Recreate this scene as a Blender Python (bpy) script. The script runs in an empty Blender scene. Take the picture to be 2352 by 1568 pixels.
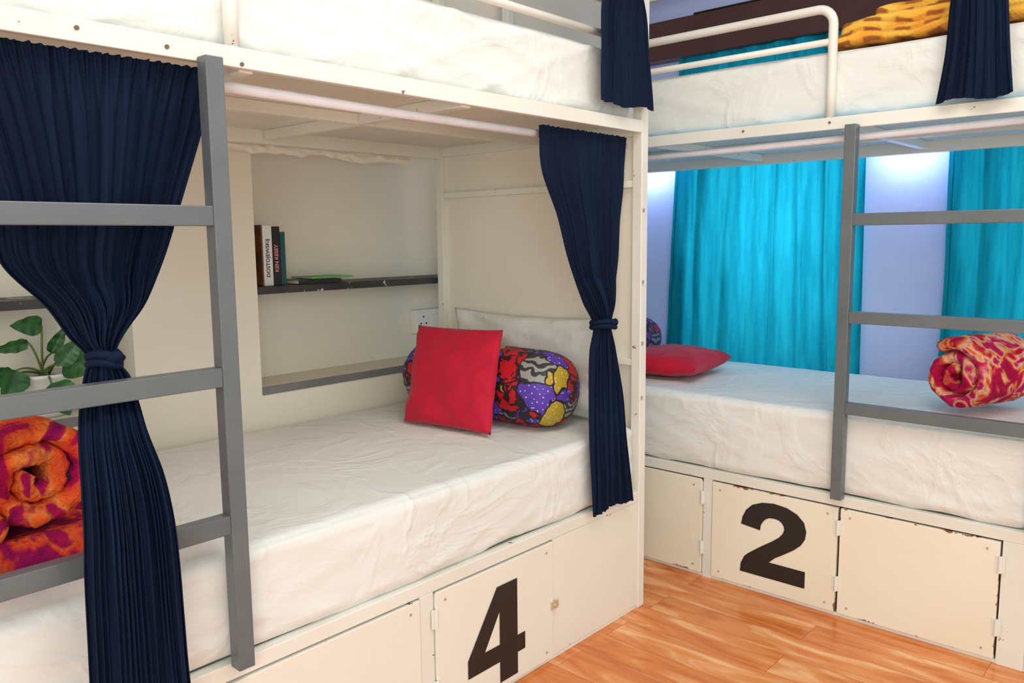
import bpy, bmesh, math, random
from mathutils import Vector, Matrix, noise
random.seed(4)
PI=math.pi
SC=bpy.context.scene
COL=SC.collection
try: SC.view_settings.view_transform='Standard'
except Exception: pass
# ---------------------------------------------------------------- camera
F=1866.0; H=1.25
dX=Vector((1704,254,-F)).normalized()
dY=Vector((-2076,214,-F)); dY=(dY-dX*dY.dot(dX)).normalized()
dZ=dX.cross(dY)
cam=bpy.data.cameras.new('camera'); co=bpy.data.objects.new('camera',cam); COL.objects.link(co)
m4=Matrix((dX,dY,dZ)).to_4x4(); m4.translation=Vector((0,0,H)); co.matrix_world=m4
cam.sensor_width=36; cam.lens=F/2352*36; cam.clip_start=.02
SC.camera=co
def at(px,py,ax,val):
    """measure: where the sight line of a photo pixel meets a real plane of the room"""
    d=Vector((px-1176,784-py,-F)); w=Vector((d.dot(dX),d.dot(dY),d.dot(dZ)))
    i='xyz'.index(ax); o=(0,0,H); t=(val-o[i])/w[i]
    return Vector((w[0]*t,w[1]*t,H+w[2]*t))
# ---------------------------------------------------------------- materials
def nodes(name):
    m=bpy.data.materials.new(name); m.use_nodes=True
    nt=m.node_tree; b=nt.nodes['Principled BSDF']; return m,nt,b
def N(nt,t,**k):
    n=nt.nodes.new(t)
    for a,v in k.items():
        if a in n.inputs: n.inputs[a].default_value=v
        else: setattr(n,a,v)
    return n
def rgba(c): return (c[0],c[1],c[2],1)
def ramp(nt,stops,interp='LINEAR'):
    r=nt.nodes.new('ShaderNodeValToRGB'); e=r.color_ramp; e.interpolation=interp
    while len(e.elements)<len(stops): e.elements.new(.5)
    for el,(p,c) in zip(e.elements,stops): el.position=p; el.color=rgba(c)
    return r
def mat(name,col,rough=.5,col2=None,vs=3,bump=0,bs=60,metal=0,sheen=0,chips=None,chip_s=18,chip_t=.68,stretch=(1,1,1),spec=None,bstretch=None,edge=None,edge_w=.14,fine=0):
    m,nt,b=nodes(name); L=nt.links.new
    b.inputs['Base Color'].default_value=rgba(col); b.inputs['Roughness'].default_value=rough
    b.inputs['Metallic'].default_value=metal
    if spec is not None: b.inputs['Specular IOR Level'].default_value=spec
    if sheen: b.inputs['Sheen Weight'].default_value=sheen
    tc=N(nt,'ShaderNodeTexCoord'); mp=N(nt,'ShaderNodeMapping'); mp.inputs['Scale'].default_value=stretch
    L(tc.outputs['Object'],mp.inputs['Vector'])
    last=None
    if col2:
        n=N(nt,'ShaderNodeTexNoise',Scale=vs,Detail=5); L(mp.outputs[0],n.inputs['Vector'])
        r=ramp(nt,[(.35,col),(.68,col2)]); L(n.outputs['Fac'],r.inputs[0]); last=r.outputs[0]
    if chips:
        oi=N(nt,'ShaderNodeObjectInfo')
        ad=N(nt,'ShaderNodeVectorMath',operation='ADD'); L(tc.outputs['Object'],ad.inputs[0]); 
        sc=N(nt,'ShaderNodeMath',operation='MULTIPLY'); sc.inputs[1].default_value=20; L(oi.outputs['Random'],sc.inputs[0]); L(sc.outputs[0],ad.inputs[1])
        n=N(nt,'ShaderNodeTexNoise',Scale=chip_s,Detail=8,Roughness=.65); L(ad.outputs[0],n.inputs['Vector'])
        src=n.outputs['Fac']
        if edge:
            sx=N(nt,'ShaderNodeSeparateXYZ'); L(tc.outputs['Generated'],sx.inputs[0]); es=[]
            for a in edge:
                s1=N(nt,'ShaderNodeMath',operation='SUBTRACT'); s1.inputs[1].default_value=.5; L(sx.outputs['XYZ'.index(a)],s1.inputs[0])
                s2=N(nt,'ShaderNodeMath',operation='ABSOLUTE'); L(s1.outputs[0],s2.inputs[0]); es.append(s2.outputs[0])
            mxm=N(nt,'ShaderNodeMath',operation='MAXIMUM'); L(es[0],mxm.inputs[0]); L(es[-1],mxm.inputs[1])
            mr=N(nt,'ShaderNodeMapRange'); mr.inputs['From Min'].default_value=.47; mr.inputs['From Max'].default_value=.5; mr.inputs['To Max'].default_value=edge_w
            L(mxm.outputs[0],mr.inputs['Value']); a2=N(nt,'ShaderNodeMath',operation='ADD'); L(src,a2.inputs[0]); L(mr.outputs[0],a2.inputs[1]); src=a2.outputs[0]
        r=ramp(nt,[(chip_t,(0,0,0)),(chip_t+.015,(1,1,1))]); L(src,r.inputs[0])
        mx=N(nt,'ShaderNodeMix',data_type='RGBA'); L(r.outputs[0],mx.inputs[0])
        if last: L(last,mx.inputs[6])
        else: mx.inputs[6].default_value=rgba(col)
        mx.inputs[7].default_value=rgba(chips); last=mx.outputs[2]
    if last: L(last,b.inputs['Base Color'])
    if bump:
        mp2=N(nt,'ShaderNodeMapping'); mp2.inputs['Scale'].default_value=bstretch or stretch
        L(tc.outputs['Object'],mp2.inputs['Vector'])
        n=N(nt,'ShaderNodeTexNoise',Scale=bs,Detail=4,Distortion=.6 if fine else 0); L(mp2.outputs[0],n.inputs['Vector'])
        bp=N(nt,'ShaderNodeBump',Strength=bump,Distance=.01); L(n.outputs['Fac'],bp.inputs['Height']); nrm=bp.outputs[0]
        if fine:
            n3=N(nt,'ShaderNodeTexNoise',Scale=3.6,Detail=4,Distortion=1.0); L(tc.outputs['Object'],n3.inputs['Vector'])
            s1=N(nt,'ShaderNodeMath',operation='SUBTRACT'); s1.inputs[1].default_value=.5; L(n3.outputs['Fac'],s1.inputs[0])
            s2=N(nt,'ShaderNodeMath',operation='ABSOLUTE'); L(s1.outputs[0],s2.inputs[0])
            mr=N(nt,'ShaderNodeMapRange'); mr.inputs['From Max'].default_value=.08; mr.inputs['To Min'].default_value=1; mr.inputs['To Max'].default_value=0; L(s2.outputs[0],mr.inputs['Value'])
            b2=N(nt,'ShaderNodeBump',Strength=fine,Distance=.008); L(mr.outputs[0],b2.inputs['Height']); L(nrm,b2.inputs['Normal']); nrm=b2.outputs[0]
        L(nrm,b.inputs['Normal'])
    return m
M={}
M['paint']=mat('white_enamel',(.83,.825,.75),.34,(.77,.755,.66),2.5,chips=(.20,.13,.09),chip_s=26,chip_t=.68,bump=.08,bs=30)
M['door4']=mat('cream_locker_paint',(.84,.825,.73),.42,(.78,.76,.65),1.6,chips=(.30,.20,.12),chip_s=16,chip_t=.72,bump=.06,bs=25,edge='XZ',edge_w=.09)
M['door2']=mat('warm_locker_paint',(.89,.855,.71),.42,(.84,.79,.62),1.6,chips=(.28,.13,.05),chip_s=15,chip_t=.715,bump=.06,bs=25,edge='YZ',edge_w=.16)
M['panel']=mat('cream_board',(.84,.80,.69),.55,(.77,.73,.61),2.2,bump=.08,bs=12)
M['bunkboard']=mat('bunk_board',(.76,.74,.65),.4,(.70,.68,.59),1.5)
M['bunkboard_blue_lit']=mat('glossy_bunk_board_blue_lit',(.36,.74,.93),.20,(.30,.66,.92),1.5)  # blue window light on the underside is painted into this board colour
M['rod']=mat('white_rod',(.88,.87,.90),.3,(.80,.77,.78),9)
M['grey']=mat('grey_enamel',(.135,.155,.162),.33,(.108,.126,.134),6,bump=.10,bs=45,chips=(.4,.38,.33),chip_s=30,chip_t=.75)
M['wallA']=mat('cream_plaster',(.86,.82,.70),.75,(.81,.76,.63),1.3,bump=.15,bs=9)
M['wallB']=mat('lavender_plaster',(.58,.66,.97),.7,(.46,.56,.96),1.2,bump=.12,bs=9)
M['ceil']=mat('ceiling_plaster',(.70,.72,.88),.8)
M['brown']=mat('brown_beam_paint',(.060,.020,.018),.45,(.085,.03,.026),4,chips=(.5,.45,.42),chip_s=16,chip_t=.76)
M['sheet']=mat('white_sheet',(.81,.825,.785),.8,(.75,.765,.715),1.5,bump=.32,bs=8,bstretch=(1,1,2.2),fine=.30)
M['navy']=mat('navy_cotton',(.0015,.0072,.026),.8,(.0027,.0115,.038),5,bump=.15,bs=260,stretch=(1,1,.12),spec=.18)
M['crimson']=mat('crimson_cloth',(.55,.006,.033),.75,(.43,.004,.028),7,bump=.18,bs=90,spec=.3,sheen=.1)
M['black']=mat('black_paint',(.014,.012,.011),.5)
M['shelf']=mat('black_shelf_paint',(.02,.022,.022),.5,(.045,.045,.045),6,chips=(.62,.60,.55),chip_s=20,chip_t=.60)
M['greytrim']=mat('grey_ledge_paint',(.17,.175,.175),.5,(.21,.21,.21),6)
M['steel']=mat('worn_steel',(.55,.50,.42),.4,metal=.6)
M['brass']=mat('pale_brass',(.66,.56,.38),.4,metal=.5)
M['rust']=mat('rusty_bolt',(.17,.11,.08),.6)
M['plastic']=mat('white_plastic',(.84,.82,.77),.35)
M['hole']=mat('dark_hole',(.02,.02,.02),.6)
M['pot']=mat('white_pot',(.84,.84,.80),.3)
M['soil']=mat('soil',(.05,.03,.02),.9,bump=.5,bs=80)
M['stem']=mat('plant_stem',(.12,.20,.04),.5)
M['white']=mat('book_white',(.78,.78,.76),.5)
M['teal']=mat('book_teal',(.01,.08,.10),.5)
M['green']=mat('book_green',(.12,.45,.12),.5)
M['bookblack']=mat('book_black',(.012,.012,.015),.4)
M['orange']=mat('book_dark_brown',(.07,.035,.02),.5,(.30,.10,.02),14)
M['pink']=mat('title_pink',(.80,.30,.32),.5)
M['paper']=mat('paper',(.75,.72,.62),.8)
M['cable']=mat('black_cable',(.01,.01,.01),.5)
# leaf
m,nt,b=nodes('leaf_green'); L=nt.links.new
tc=N(nt,'ShaderNodeTexCoord'); w=N(nt,'ShaderNodeTexNoise',Scale=30,Detail=3); L(tc.outputs['Object'],w.inputs['Vector'])
r=ramp(nt,[(.3,(.008,.06,.015)),(.7,(.04,.20,.035))]); L(w.outputs['Fac'],r.inputs[0]); L(r.outputs[0],b.inputs['Base Color']); b.inputs['Roughness'].default_value=.35
M['leaf']=m
# teal curtain: lets window light through
m=bpy.data.materials.new('teal_curtain_cloth'); m.use_nodes=True; nt=m.node_tree; nt.nodes.remove(nt.nodes['Principled BSDF']); L=nt.links.new
tc=N(nt,'ShaderNodeTexCoord'); mp=N(nt,'ShaderNodeMapping'); mp.inputs['Scale'].default_value=(1,1,.10); L(tc.outputs['Object'],mp.inputs[0])
n=N(nt,'ShaderNodeTexNoise',Scale=24,Detail=8,Roughness=.65); L(mp.outputs[0],n.inputs['Vector'])
r=ramp(nt,[(.3,(.003,.13,.16)),(.7,(.006,.25,.28))]); L(n.outputs['Fac'],r.inputs[0])
r2=ramp(nt,[(.3,(.003,.17,.26)),(.7,(.012,.33,.44))]); L(n.outputs['Fac'],r2.inputs[0])
d=N(nt,'ShaderNodeBsdfDiffuse'); t=N(nt,'ShaderNodeBsdfTranslucent'); mx=N(nt,'ShaderNodeMixShader',Fac=.32)
L(r.outputs[0],d.inputs[0]); L(r2.outputs[0],t.inputs[0]); L(d.outputs[0],mx.inputs[1]); L(t.outputs[0],mx.inputs[2]); L(mx.outputs[0],nt.nodes['Material Output'].inputs[0])
M['tealc']=m
# plush blankets
def plush(name,stops,scale,dist=1.5,st=(1,1,1)):
    m,nt,b=nodes(name); L=nt.links.new
    tc=N(nt,'ShaderNodeTexCoord'); mp=N(nt,'ShaderNodeMapping'); mp.inputs['Scale'].default_value=st; L(tc.outputs['Object'],mp.inputs[0])
    n=N(nt,'ShaderNodeTexNoise',Scale=scale,Detail=2,Distortion=dist); L(mp.outputs[0],n.inputs['Vector'])
    r=ramp(nt,stops); L(n.outputs['Fac'],r.inputs[0])
    n3=N(nt,'ShaderNodeTexNoise',Scale=60,Detail=3); L(tc.outputs['Object'],n3.inputs['Vector'])
    r3=ramp(nt,[(.3,(.62,.62,.62)),(.65,(1,1,1))]); L(n3.outputs['Fac'],r3.inputs[0])
    mu=N(nt,'ShaderNodeMix',data_type='RGBA',blend_type='MULTIPLY'); mu.inputs[0].default_value=.8; L(r.outputs[0],mu.inputs[6]); L(r3.outputs[0],mu.inputs[7])
    L(mu.outputs[2],b.inputs['Base Color'])
    n2=N(nt,'ShaderNodeTexNoise',Scale=110,Detail=4); L(tc.outputs['Object'],n2.inputs['Vector'])
    bp=N(nt,'ShaderNodeBump',Strength=.9,Distance=.012); L(n2.outputs['Fac'],bp.inputs['Height']); L(bp.outputs[0],b.inputs['Normal'])
    b.inputs['Roughness'].default_value=.95; b.inputs['Specular IOR Level'].default_value=.15
    return m
M['plush1']=plush('orange_magenta_plush',[(.30,(.10,.26,.28)),(.36,(.10,.24,.26)),(.385,(.36,.006,.10)),(.45,(.50,.006,.07)),(.475,(.85,.07,.03)),(.56,(.94,.15,.025)),(.60,(.90,.25,.06)),(.63,(.55,.01,.07)),(.70,(.30,.006,.13))],5.0,1.6)
M['plush3']=plush('magenta_plush',[(.35,(.30,.006,.09)),(.46,(.42,.008,.10)),(.50,(.75,.05,.03)),(.56,(.88,.12,.03)),(.60,(.42,.008,.08))],6.0,1.5)
M['plush2']=plush('crimson_cream_plush',[(.32,(.42,.004,.05)),(.45,(.60,.008,.08)),(.485,(.85,.14,.04)),(.51,(.90,.40,.12)),(.545,(.90,.50,.40)),(.575,(.80,.14,.16)),(.60,(.62,.012,.10)),(.72,(.50,.01,.10))],10,1.2)
# checked fleece
m,nt,b=nodes('yellow_brown_fleece'); L=nt.links.new
tc=N(nt,'ShaderNodeTexCoord'); sx=N(nt,'ShaderNodeSeparateXYZ'); 
nz=N(nt,'ShaderNodeTexNoise',Scale=7,Detail=3); L(tc.outputs['Object'],nz.inputs['Vector'])
vm=N(nt,'ShaderNodeMix',data_type='VECTOR'); vm.inputs[0].default_value=.06; L(tc.outputs['Object'],vm.inputs[4]); L(nz.outputs['Color'],vm.inputs[5]); L(vm.outputs[1],sx.inputs[0])
def band(sock,freq,th):
    a=N(nt,'ShaderNodeMath',operation='MULTIPLY'); a.inputs[1].default_value=freq; L(sock,a.inputs[0])
    c=N(nt,'ShaderNodeMath',operation='FRACT'); L(a.outputs[0],c.inputs[0])
    r=ramp(nt,[(0,(0,0,0)),(.16,(1,1,1)),(th,(1,1,1)),(th+.18,(0,0,0))]); L(c.outputs[0],r.inputs[0]); return r.outputs[0]
g1=band(sx.outputs[1],12,.60); g2=band(sx.outputs[2],36,.42)
mu=N(nt,'ShaderNodeMath',operation='MULTIPLY'); L(g1,mu.inputs[0]); L(g2,mu.inputs[1])
mk_=N(nt,'ShaderNodeMath',operation='MULTIPLY'); mk_.inputs[1].default_value=.35; L(g2,mk_.inputs[0])
mm=N(nt,'ShaderNodeMath',operation='MAXIMUM'); L(mu.outputs[0],mm.inputs[0]); L(mk_.outputs[0],mm.inputs[1])
n5=N(nt,'ShaderNodeTexNoise',Scale=9,Detail=2); L(tc.outputs['Object'],n5.inputs['Vector'])
r5=ramp(nt,[(.4,(.92,.56,.07)),(.6,(.86,.38,.03))]); L(n5.outputs['Fac'],r5.inputs[0])
mc=N(nt,'ShaderNodeMix',data_type='RGBA'); L(r5.outputs[0],mc.inputs[6]); mc.inputs[7].default_value=(.34,.10,.018,1); L(mm.outputs[0],mc.inputs[0])
L(mc.outputs[2],b.inputs['Base Color']); b.inputs['Roughness'].default_value=.95
n2=N(nt,'ShaderNodeTexNoise',Scale=120,Detail=4); L(tc.outputs['Object'],n2.inputs['Vector'])
bp=N(nt,'ShaderNodeBump',Strength=.6,Distance=.01); L(n2.outputs['Fac'],bp.inputs['Height']); L(bp.outputs[0],b.inputs['Normal'])
M['fleece']=m
# wax print
def wax(name,cols,line,S):
    m,nt,b=nodes(name); L=nt.links.new
    tc=N(nt,'ShaderNodeTexCoord')
    nz=N(nt,'ShaderNodeTexNoise',Scale=13); L(tc.outputs['Object'],nz.inputs['Vector'])
    vm=N(nt,'ShaderNodeMix',data_type='VECTOR'); vm.inputs[0].default_value=.09; L(tc.outputs['Object'],vm.inputs[4]); L(nz.outputs['Color'],vm.inputs[5])
    v=N(nt,'ShaderNodeTexVoronoi',Scale=S); L(vm.outputs[1],v.inputs['Vector'])
    ve=N(nt,'ShaderNodeTexVoronoi',Scale=S,feature='DISTANCE_TO_EDGE'); L(vm.outputs[1],ve.inputs['Vector'])
    sp=N(nt,'ShaderNodeSeparateColor'); L(v.outputs['Color'],sp.inputs[0])
    cr=ramp(nt,cols,'CONSTANT'); L(sp.outputs[0],cr.inputs[0])
    def cmp(op,val,src=None):
        n_=N(nt,'ShaderNodeMath',operation=op); n_.inputs[1].default_value=val; L(src or sp.outputs[0],n_.inputs[0]); return n_.outputs[0]
    def mulf(a,c):
        n_=N(nt,'ShaderNodeMath',operation='MULTIPLY'); L(a,n_.inputs[0]); L(c,n_.inputs[1]); return n_.outputs[0]
    def over(fac,base,col):
        n_=N(nt,'ShaderNodeMix',data_type='RGBA'); L(fac,n_.inputs[0]); L(base,n_.inputs[6]); n_.inputs[7].default_value=rgba(col); return n_.outputs[2]
    # pale dots on gold and purple patches
    vd=N(nt,'ShaderNodeTexVoronoi',Scale=90); L(tc.outputs['Object'],vd.inputs['Vector'])
    dr=ramp(nt,[(.18,(1,1,1)),(.24,(0,0,0))]); L(vd.outputs['Distance'],dr.inputs[0])
    c_=over(mulf(dr.outputs[0],mulf(cmp('GREATER_THAN',.45),cmp('LESS_THAN',.88))),cr.outputs[0],line)
    # black petal streaks round the red blossoms
    vp=N(nt,'ShaderNodeTexNoise',Scale=42,Detail=1,Distortion=.5); L(tc.outputs['Object'],vp.inputs['Vector'])
    pr=ramp(nt,[(.52,(0,0,0)),(.56,(1,1,1))]); L(vp.outputs['Fac'],pr.inputs[0])
    zone=ramp(nt,[(.25,(0,0,0)),(.30,(1,1,1))]); L(v.outputs['Distance'],zone.inputs[0])
    c_=over(mulf(mulf(pr.outputs[0],zone.outputs[0]),cmp('LESS_THAN',.45)),c_,(.02,.004,.006))
    # scale lines on the grey ground
    wv=N(nt,'ShaderNodeMath',operation='MULTIPLY'); wv.inputs[1].default_value=260; sx_=N(nt,'ShaderNodeSeparateXYZ'); L(vm.outputs[1],sx_.inputs[0]); L(sx_.outputs[2],wv.inputs[0])
    sn=N(nt,'ShaderNodeMath',operation='SINE'); L(wv.outputs[0],sn.inputs[0])
    c_=over(mulf(cmp('GREATER_THAN',.1,sn.outputs[0]),cmp('GREATER_THAN',.88)),c_,(.03,.03,.03))
    er=ramp(nt,[(.035,(1,1,1)),(.055,(0,0,0))]); L(ve.outputs['Distance'],er.inputs[0])
    c_=over(er.outputs[0],c_,(.012,.008,.014))
    L(c_,b.inputs['Base Color']); b.inputs['Roughness'].default_value=.6
    return m
M['wax']=wax('wax_print_cotton',[(0,(.52,.004,.014)),(.45,(.46,.31,.02)),(.62,(.09,.035,.38)),(.88,(.30,.29,.27))],(.68,.62,.55),15)
M['wax2']=wax('purple_print_cotton',[(0,(.35,.006,.05)),(.30,(.10,.03,.30)),(.88,(.20,.15,.25))],(.60,.45,.45),20)
# floor
m,nt,b=nodes('orange_laminate'); L=nt.links.new
tc=N(nt,'ShaderNodeTexCoord'); mp=N(nt,'ShaderNodeMapping'); mp.inputs['Rotation'].default_value=(0,0,PI/2); L(tc.outputs['Object'],mp.inputs[0])
bk=N(nt,'ShaderNodeTexBrick',Scale=1.0); bk.inputs['Color1'].default_value=(.30,.30,.30,1); bk.inputs['Color2'].default_value=(.75,.75,.75,1); bk.inputs['Mortar'].default_value=(0,0,0,1)
bk.inputs['Mortar Size'].default_value=.0010; bk.inputs['Brick Width'].default_value=.95; bk.inputs['Row Height'].default_value=.125
L(mp.outputs[0],bk.inputs['Vector'])
mp2=N(nt,'ShaderNodeMapping'); mp2.inputs['Scale'].default_value=(7,1.3,1); L(tc.outputs['Object'],mp2.inputs[0])
vadd=N(nt,'ShaderNodeVectorMath',operation='ADD'); L(mp2.outputs[0],vadd.inputs[0]); 
bs_=N(nt,'ShaderNodeVectorMath',operation='SCALE'); bs_.inputs['Scale'].default_value=9; L(bk.outputs['Color'],bs_.inputs[0]); L(bs_.outputs[0],vadd.inputs[1])
n=N(nt,'ShaderNodeTexNoise',Scale=1.8,Detail=7,Distortion=1.3,Roughness=.55); L(vadd.outputs[0],n.inputs['Vector'])
r=ramp(nt,[(.28,(.46,.10,.018)),(.43,(.66,.19,.04)),(.55,(.76,.28,.08)),(.68,(.90,.50,.24))]); L(n.outputs['Fac'],r.inputs[0])
mo=N(nt,'ShaderNodeMix',data_type='RGBA'); L(bk.outputs['Fac'],mo.inputs[0]); L(r.outputs[0],mo.inputs[6]); mo.inputs[7].default_value=(.40,.10,.02,1)
L(mo.outputs[2],b.inputs['Base Color']); b.inputs['Roughness'].default_value=.20
M['floor']=m
# ---------------------------------------------------------------- builders
WO={}
def worldo(o): return WO.get(o.name,Vector((0,0,0)))
def mk(name,bm,m,parent=None,bevel=0,smooth=False,origin=None):
    bmesh.ops.recalc_face_normals(bm,faces=bm.faces)
    vs=[v.co for v in bm.verts]
    if origin is None:
        lo=Vector((min(v.x for v in vs),min(v.y for v in vs),min(v.z for v in vs))); hi=Vector((max(v.x for v in vs),max(v.y for v in vs),max(v.z for v in vs)))
        c=(lo+hi)/2; c.z=lo.z
    else: c=Vector(origin)
    bmesh.ops.translate(bm,verts=bm.verts,vec=-c)
    me=bpy.data.meshes.new(name); bm.to_mesh(me); bm.free()
    o=bpy.data.objects.new(name,me); COL.objects.link(o); me.materials.append(m)
    if smooth:
        for p in me.polygons: p.use_smooth=True
    if bevel:
        md=o.modifiers.new('bevel','BEVEL'); md.width=bevel; md.segments=2; md.limit_method='ANGLE'
    if parent: o.parent=parent; o.location=c-worldo(parent)
    else: o.location=c
    WO[o.name]=c; return o
def tag(o,label,cat,group=None):
    o['label']=label; o['category']=cat
    if group: o['group']=group
    return o
def thing(name,loc,label,cat,group=None):
    o=bpy.data.objects.new(name,None); COL.objects.link(o); o.location=loc; o.empty_display_size=.05
    WO[o.name]=Vector(loc); return tag(o,label,cat,group)
def struct(name,bm,m,bevel=0):
    o=mk(name,bm,m,None,bevel,origin=(0,0,0)); o['kind']='structure'; return o
def box(bm,x0,x1,y0,y1,z0,z1):
    ps=[(x,y,z) for z in (z0,z1) for y in (y0,y1) for x in (x0,x1)]
    v=[bm.verts.new(p) for p in ps]
    for f in ((0,1,3,2),(4,6,7,5),(0,4,5,1),(2,3,7,6),(0,2,6,4),(1,5,7,3)): bm.faces.new([v[i] for i in f])
def tube(bm,pts,r,n=10,cap=True):
    pts=[Vector(p) for p in pts]; rings=[]; up=None
    for i,p in enumerate(pts):
        t=((pts[min(i+1,len(pts)-1)]-pts[max(i-1,0)])).normalized()
        if up is None:
            up=Vector((0,0,1)) if abs(t.z)<.9 else Vector((1,0,0))
        a=t.cross(up).normalized(); bb=a.cross(t).normalized(); up=bb
        rr=r[i] if isinstance(r,(list,tuple)) else r
        rings.append([bm.verts.new(p+a*rr*math.cos(2*PI*k/n)+bb*rr*math.sin(2*PI*k/n)) for k in range(n)])
    for i in range(len(rings)-1):
        for k in range(n): bm.faces.new((rings[i][k],rings[i][(k+1)%n],rings[i+1][(k+1)%n],rings[i+1][k]))
    if cap: bm.faces.new(rings[0][::-1]); bm.faces.new(rings[-1])
def BM(): return bmesh.new()
def fbm(p,s=1.0,o=3):
    r=0;a=1
    for _ in range(o): r+=a*noise.noise(p*s); s*=2; a*=.5
    return r
def softbox(bm,x0,x1,y0,y1,z0,z1,r,step=.03,disp=None):
    lo=Vector((x0,y0,z0)); hi=Vector((x1,y1,z1))
    def pts(a,b):
        n=max(2,int((b-a)/step)); base=[a+(b-a)*i/n for i in range(n+1)]
        extra=[a+r*.3,a+r*.65,a+r,b-r,b-r*.65,b-r*.3]
        return sorted(set(round(v,5) for v in base+extra if a<=v<=b))
    ax=[pts(x0,x1),pts(y0,y1),pts(z0,z1)]
    new=[]
    for d in range(3):
        u,w=[(1,2),(0,2),(0,1)][d]
        for val in (lo[d],hi[d]):
            g=[]
            for a in ax[u]:
                row=[]
                for b_ in ax[w]:
                    c=[0,0,0]; c[d]=val; c[u]=a; c[w]=b_
                    vv=bm.verts.new(c); row.append(vv); new.append(vv)
                g.append(row)
            for i in range(len(g)-1):
                for j in range(len(g[0])-1): bm.faces.new((g[i][j],g[i+1][j],g[i+1][j+1],g[i][j+1]))
    for v in new:
        c=v.co; q=Vector([min(max(c[i],lo[i]+r),hi[i]-r) for i in range(3)])
        dv=c-q
        n=dv.normalized() if dv.length>1e-6 else Vector((0,0,1))
        p=q+n*r
        if disp: 
            e=disp(p,n); p=p+(e if isinstance(e,Vector) else n*e)
        v.co=p
    bmesh.ops.remove_doubles(bm,verts=new,dist=.0004)
def pillow(bm,c,U,V,W,su,sv,th,seed=0,n=40,pinch=.07,wr=.006):
    U=U.normalized();V=V.normalized();W=W.normalized()
    for sgn in (1,-1):
        g=[]
        for i in range(n+1):
            row=[]
            for j in range(n+1):
                u=-1+2*i/n; v=-1+2*j/n
                e=(max(0,1-abs(u)**2.6)*max(0,1-abs(v)**2.6))**.42
                uu=u*(1-pinch*(1-abs(v)**2.2)*abs(u)**3) ; vv=v*(1-pinch*(1-abs(u)**2.2)*abs(v)**3)
                p=c+U*uu*su/2+V*vv*sv/2
                k=noise.noise(Vector((u*2.2+seed,v*2.2,sgn*3)))*wr+noise.noise(Vector((u*5+seed,v*5,sgn*3)))*wr*.5
                cr_=abs(u*v); k+=wr*.6*cr_*math.sin(10*(abs(u)-abs(v)))
                p=p+W*sgn*(th/2*e+k*min(1,e*2))
                row.append(bm.verts.new(p))
            g.append(row)
        for i in range(n):
            for j in range(n): bm.faces.new((g[i][j],g[i+1][j],g[i+1][j+1],g[i][j+1]))
    bmesh.ops.remove_doubles(bm,verts=bm.verts,dist=.0015)
# ---------------------------------------------------------------- setting
YW=2.436; YN=2.63; XW=3.56; CZ=2.75
bm=BM(); box(bm,-1.5,XW+.2,-1.6,YN+.2,-.1,0); struct('floor',bm,M['floor'])
bm=BM(); box(bm,-1.5,XW+.2,-1.6,YN+.2,CZ,CZ+.1); struct('ceiling',bm,M['ceil'])
bm=BM()
box(bm,-1.5,XW,YN,YN+.2,0,CZ); box(bm,-1.5,XW,YW,YN,0,.735); box(bm,1.016,1.43,YW,YN,.735,2.0)
box(bm,2.5,XW,YW,YN,.735,2.0); box(bm,-1.5,.05,YW,YN,.735,2.0); box(bm,-1.5,XW,YW,YN,2.0,CZ)
box(bm,1.43,2.5,YW+.006,YN,.735,.761); box(bm,.05,1.016,YW+.006,YN,.735,.761)
struct('wall_back',bm,M['wallA'])
bm=BM(); W=[(1.25,2.05),(-.02,.85)]; zl,zh=.60,2.04
box(bm,XW,XW+.15,-1.6,W[1][0],0,CZ); box(bm,XW,XW+.15,W[1][1],W[0][0],0,CZ); box(bm,XW,XW+.15,W[0][1],YN+.2,0,CZ)
for a,b_ in W: box(bm,XW,XW+.15,a,b_,0,zl); box(bm,XW,XW+.15,a,b_,zh,CZ)
struct('wall_right',bm,M['wallB'])
for i,(a,b_) in enumerate(W):
    bm=BM(); x0,x1=XW+.06,XW+.10
    box(bm,x0,x1,a,a+.04,zl,zh);box(bm,x0,x1,b_-.04,b_,zl,zh);box(bm,x0,x1,a,b_,zl,zl+.04);box(bm,x0,x1,a,b_,zh-.04,zh)
    struct('window_%d'%(i+1),bm,M['plastic'],.003)
bm=BM(); box(bm,1.43,2.5,YW-.004,YW+.006,.735,.761); struct('trim_1',bm,M['greytrim'])
bm=BM(); box(bm,.05,1.016,YW-.004,YW+.006,.735,.761); struct('trim_2',bm,M['greytrim'])
bm=BM(); box(bm,3.475,XW,-1.0,YW,2.09,2.27); struct('trim_3',bm,M['brown'],.004)
bm=BM(); tube(bm,[(3.48,-.8+.35*i,2.2745) for i in range(9)],.0042,6); tag(mk('cable',bm,M['cable'],smooth=True),'thin black cable running along the top of the dark brown beam','cable')
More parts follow.
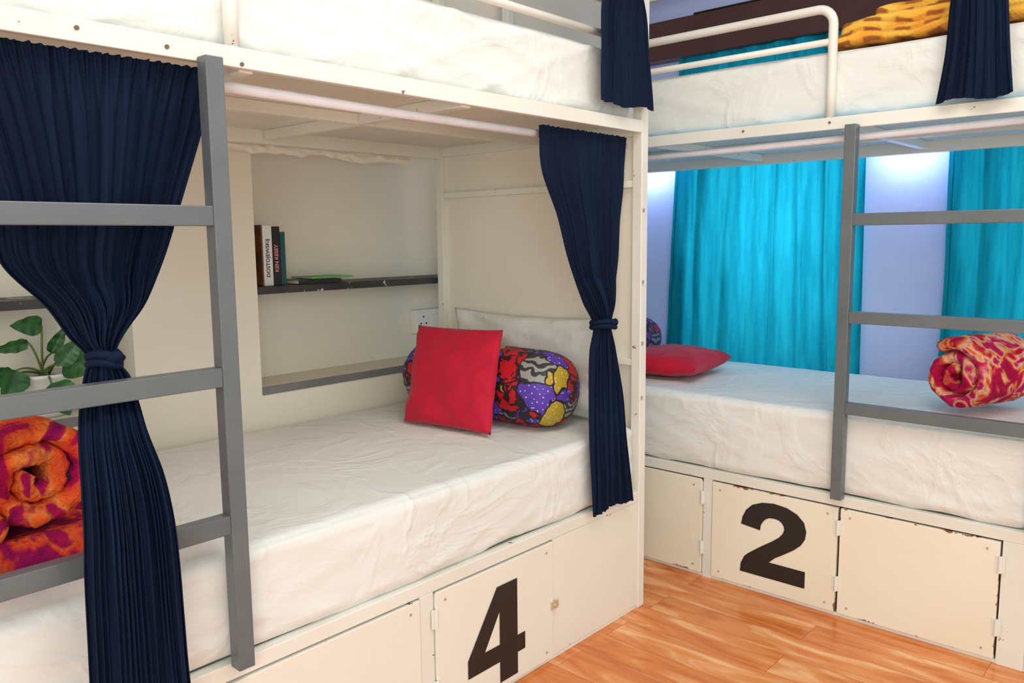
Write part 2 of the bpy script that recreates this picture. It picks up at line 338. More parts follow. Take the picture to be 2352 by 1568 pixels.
# ---------------------------------------------------------------- bunk beds
def bed(T,org,label,U0,U1,D,lad,doors,panels,stiles,guard,beams,bolts,num,rodv,clips,dm,bb):
    root=thing('bunk_bed',org,label,'bunk bed')
    def tb(bm,u0,u1,v0,v1,z0,z1):
        a=T(u0,v0,z0); c=T(u1,v1,z1)
        box(bm,min(a.x,c.x),max(a.x,c.x),min(a.y,c.y),max(a.y,c.y),z0,z1)
    P_=.036
    for u in (U0,U1-P_):
        for v in (0,D-P_):
            bm=BM(); tb(bm,u,u+P_,v,v+P_,0,2.40); p=mk('post',bm,M['paint'],root,.003)
            if v==0 and u>U0:
                for z in clips:
                    bm=BM(); tb(bm,u+.004,u+.014,-.003,.002,z,z+.012); mk('clip',bm,M['steel'],p,.001)
    bm=BM(); tb(bm,U0+P_,U1-P_,0,.004,1.578,1.616); tb(bm,U0+P_,U1-P_,.004,.018,1.578,1.583); mk('upper_rail',bm,M['paint'],root,.0015)
    bm=BM(); tb(bm,U0+P_,U1-P_,D-.034,D,1.562,1.612); mk('upper_rail',bm,M['paint'],root,.003)
    for u in (U0+.003,U1-P_+.003):
        bm=BM(); tb(bm,u,u+.03,P_,D-P_,1.570,1.612); mk('end_rail',bm,M['paint'],root,.003)
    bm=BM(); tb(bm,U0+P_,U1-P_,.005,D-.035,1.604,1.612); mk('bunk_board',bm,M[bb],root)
    bm=BM(); tb(bm,U0+P_,U1-P_,D*.45,D*.45+.028,1.574,1.604); mk('cross_beam',bm,M['paint'],root,.002)
    for u in beams:
        bm=BM(); tb(bm,u,u+.03,.019,D*.45,1.574,1.604); tb(bm,u,u+.03,D*.45+.028,D-.035,1.574,1.604); mk('cross_beam',bm,M['paint'],root,.002)
    for u,z in bolts:
        bm=BM(); a=T(u,-.003,z); c=T(u,.003,z); tube(bm,[a,c],.004,8); mk('bolt',bm,M['rust'],root)
    bm=BM(); tb(bm,U0+P_,U1-P_,0,.03,2.36,2.39); tb(bm,U0+P_,U1-P_,D-.03,D,2.36,2.39); mk('top_rail',bm,M['paint'],root,.003)
    bm=BM(); tube(bm,[T(U0+P_,rodv,1.562),T((U0+U1)/2,rodv,1.547),T(U1-P_,rodv,1.542)],.0115,12); mk('curtain_rod',bm,M['rod'],root,smooth=True)
    g0,g1=guard; zt=1.95; r=.05
    bm=BM(); pts=[T(g0,.016,1.616)]+[T(g0,.016,1.70),T(g0,.016,zt-r)]
    for k in range(1,7): a=PI/2*k/6; pts.append(T(g0+r-r*math.cos(a),.016,zt-r+r*math.sin(a)))
    pts+=[T(g0+.4,.016,zt),T(g1,.016,zt)]
    tube(bm,pts,.0145,12); gr=mk('guard_rail',bm,M['paint'],root,smooth=True)
    bm=BM(); tube(bm,[T(g0+.008,.016,1.848),T(g1,.016,1.848)],.011,12); mk('middle_bar',bm,M['paint'],gr,smooth=True)
    bm=BM(); tb(bm,U1-.012,U1-.002,P_,D-P_,.41,1.57); ep=mk('end_panel',bm,M['panel'],root)
    for z in (1.41,.83):
        bm=BM(); tb(bm,U1-P_+.004,U1-.012,P_,D-P_,z,z+.022); mk('end_rail',bm,M['paint'],ep,.002)
    bm=BM(); tb(bm,U0+P_,U1-P_,0,.03,.375,.41); tb(bm,U0+P_,U1-P_,D-.03,D,.375,.41)
    for a,b_ in stiles: tb(bm,a,b_,.0,.03,.0,.375)
    tb(bm,U0+P_,U1-P_,.004,.03,0,.012); mk('base_frame',bm,M['paint'],root,.002)
    bm=BM(); tb(bm,U0+P_,U1-P_,.031,D-.031,.385,.405); mk('bed_board',bm,M['bunkboard'],root)
    bm=BM(); tb(bm,U0+.004,U0+.014,P_,D-P_,.0,.41); mk('side_panel',bm,M[dm],root)
    bm=BM(); tb(bm,U1-.014,U1-.004,P_,D-P_,.0,.41); mk('side_panel',bm,M[dm],root)
    for a,b_ in panels:
        bm=BM(); tb(bm,a,b_,.002,.012,.013,.374); mk('front_panel',bm,M[dm],root,.0015)
    for (a,b_,hs,latch) in doors:
        bm=BM(); tb(bm,a+.003,b_-.003,-.004,.012,.014,.370); dr=mk('locker_door',bm,M[dm],root,.002)
        hu=a if hs<0 else b_
        for z in (.09,.28):
            bm=BM(); tube(bm,[T(hu,-.009,z),T(hu,-.009,z+.05)],.005,8); tb(bm,hu-.012,hu+.012,-.006,-.004,z,z+.05); mk('hinge',bm,M['paint'],dr)
        for (uu,zz) in ((a+.035,.345),(b_-.035,.345),(a+.035,.04),(b_-.035,.04)):
            bm=BM(); tube(bm,[T(uu,-.0065,zz),T(uu,-.003,zz)],.0035,8); mk('rivet',bm,M['steel'],dr)
        if latch:
            bm=BM(); u=b_ if hs<0 else a; tb(bm,u-.016,u+.016,-.009,-.004,.165,.187); tube(bm,[T(u,-.016,.176),T(u,-.004,.176)],.004,8); mk('latch',bm,M['brass'],dr)
        if num and a<=num[1]<=b_:
            ch,uc,us,z0,z1=num[0],num[1],num[2],num[3],num[4]
            bm=BM()
            if ch=='4':
                polys=[[(0,.22),(.54,.22),(.54,.40),(0,.40)],[(.86,.22),(1,.22),(1,.40),(.86,.40)],[(.54,0),(.86,0),(.86,1),(.54,1)],[(0,.40),(.28,.40),(.54,.74),(.54,1),(.50,1)]]
            else:
                out_=[(.0,.64),(.02,.74),(.07,.84),(.16,.925),(.30,.98),(.47,1.0),(.65,.98),(.79,.925),(.885,.84),(.92,.73),(.905,.63),(.85,.54),(.76,.46),(.62,.365),(.50,.29),(.42,.215)]
                inn_=[(.28,.61),(.29,.68),(.32,.735),(.36,.775),(.41,.80),(.47,.805),(.53,.80),(.58,.775),(.61,.735),(.62,.69),(.60,.635),(.55,.575),(.46,.505),(.30,.40),(.12,.27),(.06,.215)]
                polys=[[out_[i],out_[i+1],inn_[i+1],inn_[i]] for i in range(len(out_)-1)]
                polys.append([(.92,0),(.92,.215),(.42,.215),(.06,.215),(.01,.11),(.0,0)])
                polys=[[(x/.92,y) for x,y in q] for q in polys]
            for q in polys:
                bm.faces.new([bm.verts.new(T(uc+(x-.5)*us*num[5],-.0056,z0+y*(z1-z0))) for x,y in q])
            bmesh.ops.remove_doubles(bm,verts=bm.verts,dist=.0002)
            mk('number_marking',bm,M['black'],dr)
    l0,l1=lad; w=.035
    bm=BM(); tb(bm,l1-w,l1,-.034,-.001,.405,1.585); ld=mk('ladder',bm,M['grey'],root,.002)
    bm=BM(); tb(bm,l0,l0+w,-.034,-.001,.405,1.585); mk('ladder_post',bm,M['grey'],ld,.002)
    for z in (1.279,.977,.688):
        bm=BM(); tb(bm,l0+w,l1-w,-.033,-.004,z,z+.037); mk('rung',bm,M['grey'],ld,.002)
    return root
YF=1.455; XF=2.603
a4=lambda px,py: at(px,py,'y',YF).x
hb=a4(996,1400); hl=a4(965,1400); h4r=a4(1270,1400); 
n4l=at(1072,1530,'y',YF).x; n4r=at(1203,1450,'y',YF).x; n4t=at(1170,1332,'y',YF).z; n4b=at(1175,1549,'y',YF).z
T4=lambda u,v,z: Vector((u,YF+v,z))
T2=lambda u,v,z: Vector((XF+v,u,z))
bed(T4,(1.25,YF+.48,0),'white metal bunk bed with the black number 4, nearer the viewer',.20,2.262,.965,(.24,.789),
    [(.72,hl,-1,False),(hb,h4r,-1,True)],[(h4r+.002,2.226),(.24,.70)],[(hl,hb),(.70,.72)],(.835,2.23),[.85,1.45],
    [(.70,1.594),(.55,1.60),(.845,1.585)],('4',(n4l+n4r)/2,n4r-n4l,max(n4b,.018),n4t,1),.068,[1.33,1.10,.90,.72],'door4','bunkboard')
bed(T2,(XF+.43,1.4,0),'white metal bunk bed with the black number 2, beside the teal curtains',.36,2.40,.867,(.36,.951),
    [(1.423,1.95,-1,False),(.931,1.388,-1,False),(.468,.929,-1,False)],[(1.97,2.364)],[(1.388,1.423),(1.95,1.97),(.396,.466)],(1.015,2.37),[.95,1.62],
    [(1.30,1.60),(1.01,1.60)],('2',1.152,.235,.066,.338,-1),.05,[],'door2','bunkboard_blue_lit')
# ---------------------------------------------------------------- mattresses
def sheetdisp(seed,front,amp=.006):
    def f(p,n):
        q=p+Vector((seed*3.1,seed,0))
        d=fbm(Vector((q.x*1.1,q.y*1.1,q.z*1.2)),1.4,2)*amp*.8
        if n.z<.6:   # hanging sides: a few slanted drag folds
            s=(q.x if front=='y' else q.y)
            d+=amp*.6*noise.noise(Vector((s*4+q.z*7,q.z*4,seed)))
            rg=1-abs(noise.noise(Vector((s*2.2+q.z*7,q.z*2.0,seed+9))))*4; d+=amp*.6*max(0,rg)
            rg=1-abs(noise.noise(Vector((s*2.9-q.z*9,q.z*2.0,seed+2))))*6; d+=amp*.5*max(0,rg)
            rg=1-abs(noise.noise(Vector((s*5.5+q.z*16,q.z*3.0,seed+5))))*6; d+=amp*.28*max(0,rg)
        else:
            rg=1-abs(noise.noise(Vector((q.x*1.6+q.y*1.1,q.y*1.8,seed))))*9; d+=amp*.2*max(0,rg)
        return d
    return f
def mattress(x0,x1,y0,y1,z0,z1,seed,front,label,amp=.006):
    bm=BM(); softbox(bm,x0,x1,y0,y1,z0,z1,.030,.014,sheetdisp(seed,front,amp))
    return tag(mk('mattress',bm,M['sheet'],smooth=True),label,'mattress','mattresses in white sheets')
mattress(.26,2.215,YF+.012,2.390,.412,.632,1,'y','mattress in a white sheet on the lower bunk with the potted plant behind',.006)
mattress(.26,2.215,YF+.036,2.390,1.617,1.82,2,'y','mattress in a white sheet on the bunk above the shelf of books',.010)
mattress(XF+.008,3.43,.41,2.350,.412,.68,3,'x','mattress in a white sheet on the lower bunk above the number 2 locker',.006)
mattress(XF+.036,3.43,.41,2.350,1.617,1.825,4,'x','mattress in a white sheet on the upper bunk under the yellow and brown blanket',.009)
# ---------------------------------------------------------------- curtains
def interp(prof,z):
    for i in range(len(prof)-1):
        if prof[i][0]>=z>=prof[i+1][0]:
            t=(prof[i][0]-z)/(prof[i][0]-prof[i+1][0]+1e-9)
            p0=prof[max(i-1,0)];p1=prof[i];p2=prof[i+1];p3=prof[min(i+2,len(prof)-1)]
            o=[]
            for k in (1,2,3):
                m1=(p2[k]-p0[k])/(p0[0]-p2[0]+1e-9)*(p1[0]-p2[0]) if i>0 else p2[k]-p1[k]
                m2=(p3[k]-p1[k])/(p1[0]-p3[0]+1e-9)*(p1[0]-p2[0]) if i+2<len(prof) else p2[k]-p1[k]
                h=(2*t**3-3*t*t+1)*p1[k]+(t**3-2*t*t+t)*m1+(-2*t**3+3*t*t)*p2[k]+(t**3-t*t)*m2
                o.append(h)
            return o
    return list(prof[-1][1:])
def curtain(name,axis,prof,nf,seed,m,label=None,cat=None,group=None,tie=None,NU=420,NV=140,amp=.013,header=True,bulge=True):
    bm=BM(); zt,zb=prof[0][0],prof[-1][0]; g=[]
    for j in range(NV+1):
        z=zt+(zb-zt)*j/NV; a,b_,off=interp(prof,z); w=abs(b_-a); row=[]
        hd=max(0,1-(zt-z)/.10) if header else 0
        for i in range(NU+1):
            u=i/NU
            ph=noise.noise(Vector((u*4,seed,z*.6)))*3.2
            A=min(amp,w*.20+.0035)
            env=.45+.9*abs(noise.noise(Vector((u*5.5,z*.8,seed+11)))+.25)
            big=noise.noise(Vector((u*nf*.62,z*.9,seed)))*1.7
            mid=math.sin(2*PI*nf*.8*u+ph)*env
            fine=noise.noise(Vector((u*nf*3.1,z*1.3,seed+5)))*.9
            fold=A*(.75*big+.55*mid+.50*fine*(1+hd*.6))*(1-.55*hd)
            fold+=.0018*noise.noise(Vector((u*60,z*6,seed)))+.004*noise.noise(Vector((u*6,z*5,seed+7)))
            if hd>0: fold+=hd*.0026*math.sin(2*PI*nf*2.1*u+seed+ph)
            bg=0
            if bulge:
                k=max(0,min(1,1-w/.22)); bg=k*.55*w*math.sqrt(max(0,1-(2*u-1)**2))
            lat=a+(b_-a)*u+.30*A*(1-hd)*math.cos(2*PI*nf*.8*u+ph)*(1 if .02<u<.98 else 0)
            y=off-fold-bg
            sg=.006*math.sin(2*PI*1.3*u+seed)*(zt-z)/(zt-zb)
            zz=z+sg+(.0012*math.sin(2*PI*nf*1.2*u+seed) if j==0 else 0)
            row.append(bm.verts.new((lat,y,zz) if axis=='x' else (y,lat,zz)))
        g.append(row)
    for j in range(NV):
        for i in range(NU): bm.faces.new((g[j][i],g[j][i+1],g[j+1][i+1],g[j+1][i]))
    o=mk(name,bm,m,None,smooth=True)
    if label: tag(o,label,cat,group)
    if tie:
        a,b_,off=interp(prof,tie); c=(a+b_)/2; hw=abs(b_-a)/2+.003; bm=BM()
        for dz in (-.008,.006):
            pts=[]
            for k in range(25):
                t=2*PI*k/24; l=c+hw*math.cos(t); y=off-.012+(.028+hw*.2)*math.sin(t)
                pts.append((l,y,tie+dz+.004*math.sin(2*t)) if axis=='x' else (y,l,tie+dz))
            tube(bm,pts,.0080,8,False)
        l=c+hw*.3; y=off-.043
        kp=[(l-.012,y,tie),(l,y-.006,tie+.006),(l+.014,y,tie)] if axis=='x' else [(y,l-.012,tie),(y-.006,l,tie+.006),(y,l+.014,tie)]
        tube(bm,kp,[.007,.012,.006],8)
        mk('tie_band',bm,m,o,smooth=True)
    return o
yl=1.497
left=[(1.575,.33,.818,yl)]
rows=[(-30,408,470,1.497),(0,372,600,1.497),(105,330,700,1.497),(162,275,775,1.497),(205,258,820,1.497),(195,290,868,1.497),(184,310,930,1.480),(180,330,1000,1.42),(184,368,1100,1.375),(190,392,1200,1.36),(192,406,1300,1.355),(200,420,1450,1.355),(206,432,1568,1.355)]
for l,r,py,y in rows:
    a=at(l,py,'y',y); b_=at(r,py,'y',y); left.append(((a.z+b_.z)/2,a.x,b_.x,y))
lz=left[-1]; left.append((.41,lz[1],lz[2]+.005,1.355))
curtain('bunk_curtain','x',left,23,1.3,M['navy'],'wide navy curtain knotted at the middle, hanging behind and over the grey ladder rungs','curtain','navy bunk curtains',tie=at(232,820,'y',yl).z,amp=.012)
yr=1.497
right=[]
rows=[(1240,1440,328,yr),(1247,1438,400,yr),(1282,1428,500,yr),(1308,1422,600,yr),(1340,1408,690,yr),(1363,1394,742,yr),(1355,1404,800,yr),(1353,1420,900,1.475),(1354,1430,1000,1.44),(1358,1444,1100,1.43),(1361,1452,1163,1.43)]
for l,r,py,y in rows:
    a=at(l,py,'y',y); b_=at(r,py,'y',y); right.append(((a.z+b_.z)/2,a.x,b_.x,y))
right[0]=(1.565,right[0][1],right[0][2],yr)
curtain('bunk_curtain','x',right,16,4.1,M['navy'],'slim navy curtain tied back at the foot post beside the red cushion and printed bolster','curtain','navy bunk curtains',tie=right[5][0],amp=.010)
curtain('bunk_curtain','x',[(2.37,1.90,2.24,1.45),(2.2,1.985,2.20,1.43),(2.06,2.04,2.13,1.42),(1.92,1.975,2.185,1.42),(1.78,1.975,2.20,1.42),(1.64,1.975,2.225,1.42)],9,7.7,M['navy'],'navy curtain end hanging beside the post from the upper bunk of bed 4','curtain','navy bunk curtains',tie=2.06,amp=.012)
curtain('bunk_curtain','y',[(2.37,.46,.80,2.60),(2.2,.53,.73,2.575),(2.08,.565,.64,2.57),(1.9,.535,.67,2.57),(1.75,.52,.68,2.57),(1.62,.505,.70,2.57)],9,2.2,M['navy'],'navy curtain end hanging in front of the yellow and brown blanket','curtain','navy bunk curtains',tie=2.08,amp=.012)
for a0,b0,a1,b1,sd,lb in ((1.21,2.09,1.19,2.14,3.3,'wide teal window curtain behind the ladder of the number 2 bed'),(-.05,.88,-.05,.90,8.3,'teal window curtain behind the rolled blanket, cut by the right edge')):
    pf=[(2.10,a0,b0,3.512),(1.5,a0,b0+.01,3.512),(.9,a1+.01,b1-.01,3.512),(.60,a1,b1,3.512)]
    curtain('window_curtain','y',pf,9,sd,M['tealc'],lb,'window curtain','teal window curtains',amp=.026,bulge=False)
# ---------------------------------------------------------------- cushions, bolsters, pillow
def cush(c4,th,seed,label,pinch=.07,wr=.006):
    BL,BR,TR,TL=[Vector(p) for p in c4]; c=(BL+BR+TR+TL)/4; U=((BR+TR)-(BL+TL))/2; V=((TL+TR)-(BL+BR))/2; W=U.cross(V)
    bm=BM(); pillow(bm,c,U,V,W,U.length,V.length,th,seed,pinch=pinch,wr=wr)
    return tag(mk('cushion',bm,M['crimson'],smooth=True),label,'cushion')
cush([(1.745,2.07,.644),(1.79,1.73,.640),(1.922,1.77,.960),(1.895,2.175,.947)],.070,2,'red square cushion standing against the printed bolster',pinch=.030,wr=.010)
cush([(2.70,1.91,.742),(2.76,1.55,.742),(3.16,1.61,.742),(3.10,1.94,.742)],.110,5,'red cushion lying flat beside the teal curtain')
bm=BM(); pillow(bm,Vector((2.186,1.93,.812)),Vector((0,1,0)),Vector((.030,0,.31)),Vector((1,0,-.1)),.74,.35,.075,9,pinch=.09,wr=.014); 
tag(mk('pillow',bm,M['sheet'],smooth=True),'white pillow leaning on the end panel behind the printed bolster','pillow')
def bolster(c0,c1,r,label,seed,mm):
    c0=Vector(c0);c1=Vector(c1); ax=(c1-c0).normalized(); a=ax.cross(Vector((0,0,1))).normalized(); b_=Vector((0,0,1)); Lh=(c1-c0).length
    prof=[(0,.004),(0,.02),(.003,.045),(.009,.070),(.022,.094),(.042,.111),(.07,.121),(.11,.126)]
    pf=[(d,rr/.126*r) for d,rr in prof]; n=10
    full=pf+[(.11+(Lh-.22)*k/n,r*(1+.015*math.sin(PI*k/n))) for k in range(1,n)]+[(Lh-d,rr) for d,rr in pf[::-1]]
    bm=BM(); rings=[]
    for d,rr in full:
        ring=[]
        for k in range(64):
            t=2*PI*k/64; q=rr*(1+.03*noise.noise(Vector((math.cos(t)*2,math.sin(t)*2,d*8+seed))))
            e=min(d,Lh-d)
            if e<.06: q*=1+.035*math.sin(t*17)*(rr/r)*(1-e/.06)
            ring.append(bm.verts.new(c0+ax*d+a*q*math.cos(t)+b_*q*math.sin(t)))
        rings.append(ring)
    for i in range(len(rings)-1):
        for k in range(64): bm.faces.new((rings[i][k],rings[i][(k+1)%64],rings[i+1][(k+1)%64],rings[i+1][k]))
    bm.faces.new(rings[0]);bm.faces.new(rings[-1])
    o=tag(mk('bolster',bm,M[mm],smooth=True),label,'bolster')
    bm=BM(); tube(bm,[c0-ax*.004,c0+ax*.004],[.010,.012],16); mk('end_button',bm,M[mm],o,smooth=True)
    return o
bolster((2.015,1.585,.761),(1.985,2.28,.761),.126,'wax print bolster in red, purple and gold behind the standing red cushion',1,'wax')
bolster((2.72,2.065,.790),(3.24,2.065,.790),.102,'small dark purple printed bolster behind the flat red cushion',5,'wax2')
# ---------------------------------------------------------------- rolled blankets
def roll(c0,axis,length,R,pitch,m,label,seed,turn0=0,flat=0,wb=.10):
    c0=Vector(c0); ax=Vector(axis).normalized(); a=ax.cross(Vector((0,0,1))).normalized(); b_=Vector((0,0,1))
    turns=(R-.012)/pitch; nt_=int(turns*60); bm=BM()
    e_=pitch*.5
    prf=[(0,.15),(e_*.10,.42),(e_*.32,.70),(e_*.7,.90),(e_*1.3,1.0)]
    nm=16
    rows=[d for d,_ in prf]+[e_*1.3+(length-2.6*e_)*k/nm for k in range(1,nm)]+[length-d for d,_ in prf[::-1]]
    th=[t for _,t in prf]+[1]*(nm-1)+[t for _,t in prf[::-1]]
    grid_o=[];grid_i=[]
    for i in range(nt_+1):
        t=2*PI*turns*i/nt_+turn0; rc=.012+pitch*turns*i/nt_; ro=[];ri=[]
        off=.026*noise.noise(Vector((t*.55,seed,0)))+.004*(1-i/nt_)
        for d,k in zip(rows,th):
            cx,cy=math.cos(t),math.sin(t)
            wob=1+wb*noise.noise(Vector((cx*1.3+seed,cy*1.3,d*2.5)))+wb*.5*noise.noise(Vector((cx*3.5,cy*3.5,d*6+seed)))
            for sgn,lst in ((1,ro),(-1,ri)):
                kk=pitch*(.50 if sgn>0 else .48)*k*(1+.28*noise.noise(Vector((t*1.4,d*5,seed+3))))
                rr=(rc+sgn*kk)*wob
                rr+=.0035*noise.noise(Vector((t*5,d*28,seed+sgn)))+.0020*noise.noise(Vector((t*15,d*70,seed+sgn)))
                lst.append(bm.verts.new(c0+ax*(d+off)+a*rr*cx+b_*rr*cy*(1-flat)))
        grid_o.append(ro);grid_i.append(ri)
    nr=len(rows)
    for i in range(nt_):
        for j in range(nr-1):
            bm.faces.new((grid_o[i][j],grid_o[i+1][j],grid_o[i+1][j+1],grid_o[i][j+1]))
            bm.faces.new((grid_i[i][j],grid_i[i][j+1],grid_i[i+1][j+1],grid_i[i+1][j]))
        for j in (0,nr-1): bm.faces.new((grid_o[i][j],grid_i[i][j],grid_i[i+1][j],grid_o[i+1][j]))
    for i in (0,nt_):
        for j in range(nr-1): bm.faces.new((grid_o[i][j],grid_o[i][j+1],grid_i[i][j+1],grid_i[i][j]))
    return tag(mk('rolled_blanket',bm,m,smooth=True),label,'blanket','rolled plush blankets')
r1=roll((.50,1.655,.812),(-.05,1,0),.46,.112,.044,M['plush1'],'orange and magenta plush blanket rolled up under the potted plant',6,turn0=2.4,flat=.04,wb=.22)
bm=BM(); softbox(bm,.30,.650,1.64,2.10,.640,.700,.028,.012,lambda p,n: .016*noise.noise(p*7)+.005*noise.noise(p*26)); mk('loose_fold',bm,M['plush3'],r1,smooth=True)
roll((2.80,.668,.806),(1,-.36,0),.29,.104,.042,M['plush2'],'crimson and cream plush blanket rolled up on the number 2 bed',8,turn0=1.0,wb=.07)
# folded fleece on upper bunk
bm=BM()
for k,(x0,x1,y0,y1,z0,z1) in enumerate([(2.66,3.15,.42,1.06,1.842,1.880),(2.68,3.16,.43,1.02,1.872,1.922),(2.72,3.16,.41,.93,1.918,1.962)]):
    def dsp(p,n,k=k):
        sag=-.030*max(0,(p.y-.72)/.34)**1.5*(.10+k*.45)
        w_=.018*noise.noise(Vector((p.x*4,p.y*6,k*3)))*(.3 if k==0 else 1)+.008*noise.noise(Vector((p.x*9,p.y*13,p.z*10+k)))
        return n*(.006*noise.noise(p*14))+Vector((.02*noise.noise(Vector((p.y*7,p.z*20,k))),0,sag+w_))
    softbox(bm,x0,x1,y0,y1,z0,z1,.018,.014,dsp)
tag(mk('folded_blanket',bm,M['fleece'],smooth=True),'yellow and brown checked fleece blanket folded on the upper bunk','blanket')
# ---------------------------------------------------------------- niche contents
for i,(a,b_,lab) in enumerate([(1.432,2.498,'chipped black wall shelf in the niche holding the books'),(.052,1.014,'chipped black wall shelf in the left niche above the potted plant')]):
    bm=BM(); box(bm,a,b_,YW+.002,YN-.001,1.074,1.099); tag(mk('wall_shelf',bm,M['shelf'],bevel=.002),lab,'shelf')
def textmesh(s,size,off=0):
    cu=bpy.data.curves.new('t','FONT'); cu.body=s; cu.size=size; cu.align_x='CENTER'; cu.align_y='CENTER'; cu.offset=off
    o=bpy.data.objects.new('t',cu); COL.objects.link(o); bpy.context.view_layer.update()
    me=bpy.data.meshes.new_from_object(o.evaluated_get(bpy.context.evaluated_depsgraph_get()))
    bm=BM(); bm.from_mesh(me); bpy.data.objects.remove(o); bpy.data.curves.remove(cu); bpy.data.meshes.remove(me); return bm
xb=1.476; yb=2.475
books=[(.006,.205,'orange','very thin dark brown book, leftmost on the shelf',None),
 (.036,.203,'white','thick white book with black lettering on its spine',('DOSTOJEWSKIJ','black',.019)),
 (.031,.200,'bookblack','black book with pink lettering beside the white book',('KEN KESEY','pink',.019)),
 (.020,.182,'teal','dark teal book at the right end of the standing row',None)]
for w,h,mm,lab,tx in books:
    x0,x1=xb,xb+w-.0015; xb+=w
    r_=thing('book',((x0+x1)/2,yb+.07,1.10),lab,'book','books standing on the shelf')
    bm=BM(); box(bm,x0,x0+.0018,yb,yb+.13,1.10,1.10+h); box(bm,x1-.0018,x1,yb,yb+.13,1.10,1.10+h); box(bm,x0+.0018,x1-.0018,yb,yb+.002,1.10,1.10+h); cv=mk('cover',bm,M[mm],r_)
    bm=BM(); box(bm,x0+.0019,x1-.0019,yb+.003,yb+.126,1.103,1.097+h); mk('pages',bm,M['paper'],r_)
    if tx:
        bm=textmesh(tx[0],tx[2],.0004)
        for v in bm.verts:
            x,y=v.co.x,v.co.y; v.co=Vector(((x0+x1)/2-y, yb-.0006, 1.10+h*.46+x))
        mk('spine_title',bm,M[tx[1]],cv)
for k,(x0,x1,y0,y1,z,mm,lab) in enumerate([(1.60,1.78,2.45,2.58,1.10,'bookblack','black paperback lying flat on the shelf under the green book'),(1.66,1.84,2.46,2.59,1.116,'green','thin green book lying on top of the black paperback')]):
    r_=thing('book',((x0+x1)/2,(y0+y1)/2,z),lab,'book','books lying flat on the shelf'); t=.014 if k==0 else .006
    bm=BM(); box(bm,x0,x1,y0,y1,z,z+.0015); box(bm,x0,x1,y0,y1,z+t-.0015,z+t); box(bm,x0,x1,y0,y0+.0015,z+.0015,z+t-.0015); mk('cover',bm,M[mm],r_)
    bm=BM(); box(bm,x0+.002,x1-.002,y0+.002,y1-.002,z+.0016,z+t-.0016); mk('pages',bm,M['paper'],r_)
# socket
s=thing('wall_socket',(2.33,YN-.02,.84),'white wall socket with switch in the niche above the red cushion','socket')
bm=BM(); box(bm,2.255,2.42,YN-.035,YN,.855,.955); mk('plate',bm,M['plastic'],s,.004)
bm=BM(); box(bm,2.262,2.33,YN-.040,YN-.034,.865,.945); mk('socket_face',bm,M['plastic'],s,.002)
for x,z in ((2.296,.925),(2.281,.897),(2.311,.897),(2.284,.880),(2.308,.880)):
    bm=BM(); tube(bm,[(x,YN-.0415,z),(x,YN-.039,z)],.004,10); mk('pin_hole',bm,M['hole'],s)
bm=BM(); box(bm,2.345,2.385,YN-.041,YN-.034,.880,.930); mk('switch',bm,M['plastic'],s,.002)
# crumpled wrap under back rail
bm=BM(); g=[]
for j in range(11):
    row=[]
    for i in range(141):
        u=i/140; v=j/10; hgt=.030+.022*noise.noise(Vector((u*5,0,2)))+.008*noise.noise(Vector((u*21,0,2)))
        row.append(bm.verts.new((1.30+.80*u,2.428-.005*math.sin(v*PI)+.006*noise.noise(Vector((u*26,v*2.5,1))),1.566-v*hgt)))
    g.append(row)
for j in range(10):
    for i in range(140): bm.faces.new((g[j][i],g[j][i+1],g[j+1][i+1],g[j+1][i]))
tag(mk('plastic_wrap',bm,M['wallA'],smooth=True),'crumpled pale wrap bunched along the back rail above the niche','wrap')
# plant
pc=Vector((.80,2.535,.762))
pl=thing('potted_plant',pc,'leafy green potted plant in a white pot on the niche ledge','plant')
bm=BM(); pf=[(.052,0),(.060,.012),(.072,.080),(.079,.112),(.083,.114),(.083,.124),(.074,.124),(.072,.100)]
rg=[]
for r_,z in pf: rg.append([bm.verts.new(pc+Vector((r_*math.cos(2*PI*k/32),r_*math.sin(2*PI*k/32),z))) for k in range(32)])
for i in range(len(rg)-1):
    for k in range(32): bm.faces.new((rg[i][k],rg[i][(k+1)%32],rg[i+1][(k+1)%32],rg[i+1][k]))
bm.faces.new(rg[0]); mk('pot',bm,M['pot'],pl,smooth=True)
bm=BM(); vs=[bm.verts.new(pc+Vector((.0725*math.cos(2*PI*k/24),.0725*math.sin(2*PI*k/24),.106))) for k in range(24)]; bm.faces.new(vs); mk('soil',bm,M['soil'],pl)
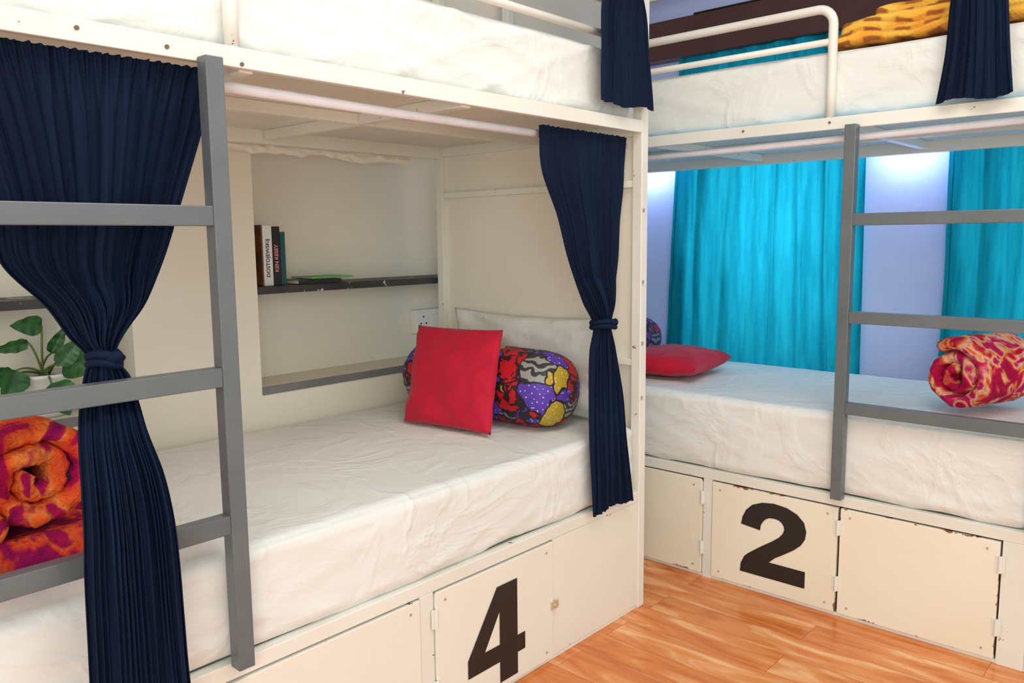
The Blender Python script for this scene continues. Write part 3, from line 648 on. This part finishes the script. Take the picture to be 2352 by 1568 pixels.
def leaf(px,py,yv,tx,ty,ln,wd,tilt):
    base=at(px,py,'y',yv); tip=at(tx,ty,'y',yv-.02); d=(tip-base); d=d.normalized()
    side=d.cross(Vector((0,-1,0))).normalized(); side=(side*math.cos(tilt)+Vector((0,-1,0))*math.sin(tilt)*.7).normalized(); nrm=d.cross(side).normalized()
    if nrm.y>0: nrm=-nrm
    wd*=1.4; ln*=1.06
    bm=BM(); n=14; rows=[]
    for i in range(n+1):
        t=i/n; w=wd*.5*(math.sin(PI*min(1,t**.62))**.75 if 0<t<1 else 0)*(1-.25*t)
        row=[]
        for j in range(-4,5):
            q=j/4; bend=.12*ln*(t*t); p=base+d*ln*t-Vector((0,0,1))*bend*.6+side*w*q+nrm*(abs(q)*w*.30+.003*math.sin(t*22)*abs(q))
            row.append(bm.verts.new(p))
        rows.append(row)
    for i in range(n):
        for j in range(8): bm.faces.new((rows[i][j],rows[i][j+1],rows[i+1][j+1],rows[i+1][j]))
    mk('leaf',bm,M['leaf'],pl,smooth=True)
    s0=pc+Vector((random.uniform(-.015,.015),random.uniform(-.015,.015),.107)); mid=(s0+base)/2+Vector((0,0,.03))
    pts=[s0*(1-t)**2+mid*2*t*(1-t)+base*t*t for t in [k/8 for k in range(9)]]
    bm=BM(); tube(bm,pts,[.0036-.001*k/8 for k in range(9)],7); mk('stem',bm,M['stem'],pl,smooth=True)
for a in [(96,748,2.52,15,742,.085,.045,.1),(66,788,2.50,-25,802,.10,.030,.4),(135,840,2.46,190,765,.105,.042,.4),(145,828,2.47,205,845,.075,.070,.1),(38,850,2.47,8,925,.085,.065,.2),
          (118,880,2.415,172,968,.09,.072,.1),(185,800,2.50,240,812,.05,.045,.2),(118,812,2.55,150,745,.09,.03,.6),(25,865,2.5,-40,858,.08,.045,.3)]: leaf(*a)
# ---------------------------------------------------------------- light
w=bpy.data.worlds.new('world'); SC.world=w; w.use_nodes=True; bg=w.node_tree.nodes['Background']; bg.inputs[0].default_value=(.985,1,.945,1); bg.inputs[1].default_value=1.06
def area(name,loc,target,sx,sy,power,col):
    l=bpy.data.lights.new(name,'AREA'); l.shape='RECTANGLE'; l.size=sx; l.size_y=sy; l.energy=power; l.color=col
    o=bpy.data.objects.new(name,l); COL.objects.link(o); o.location=loc
    d=Vector(target)-Vector(loc); o.rotation_euler=d.to_track_quat('-Z','Y').to_euler(); return o
area('ceiling_lamp',(1.3,.3,2.70),(1.3,.3,0),1.2,1.2,24,(1,.98,.90))
area('room_fill_light',(-1.3,-1.2,1.6),(1.6,1.9,.9),1.8,1.5,46,(1,1,.95))  # added soft fill from behind the camera, no window stands there
area('daylight_far',(XW+.45,1.60,1.35),(XW,1.60,1.25),.45,.8,25,(.70,.86,1))
area('daylight_near',(XW+.45,.42,1.35),(XW,.42,1.25),.6,.8,16,(.70,.86,1))
for y in (1.05,2.25): area('added_wall_glow',(3.515,y,1.66),(3.545,y,.9),.05,.16,3.4,(.50,.66,1))  # added blue lamps, hidden by the back rail, to brighten the wall strips
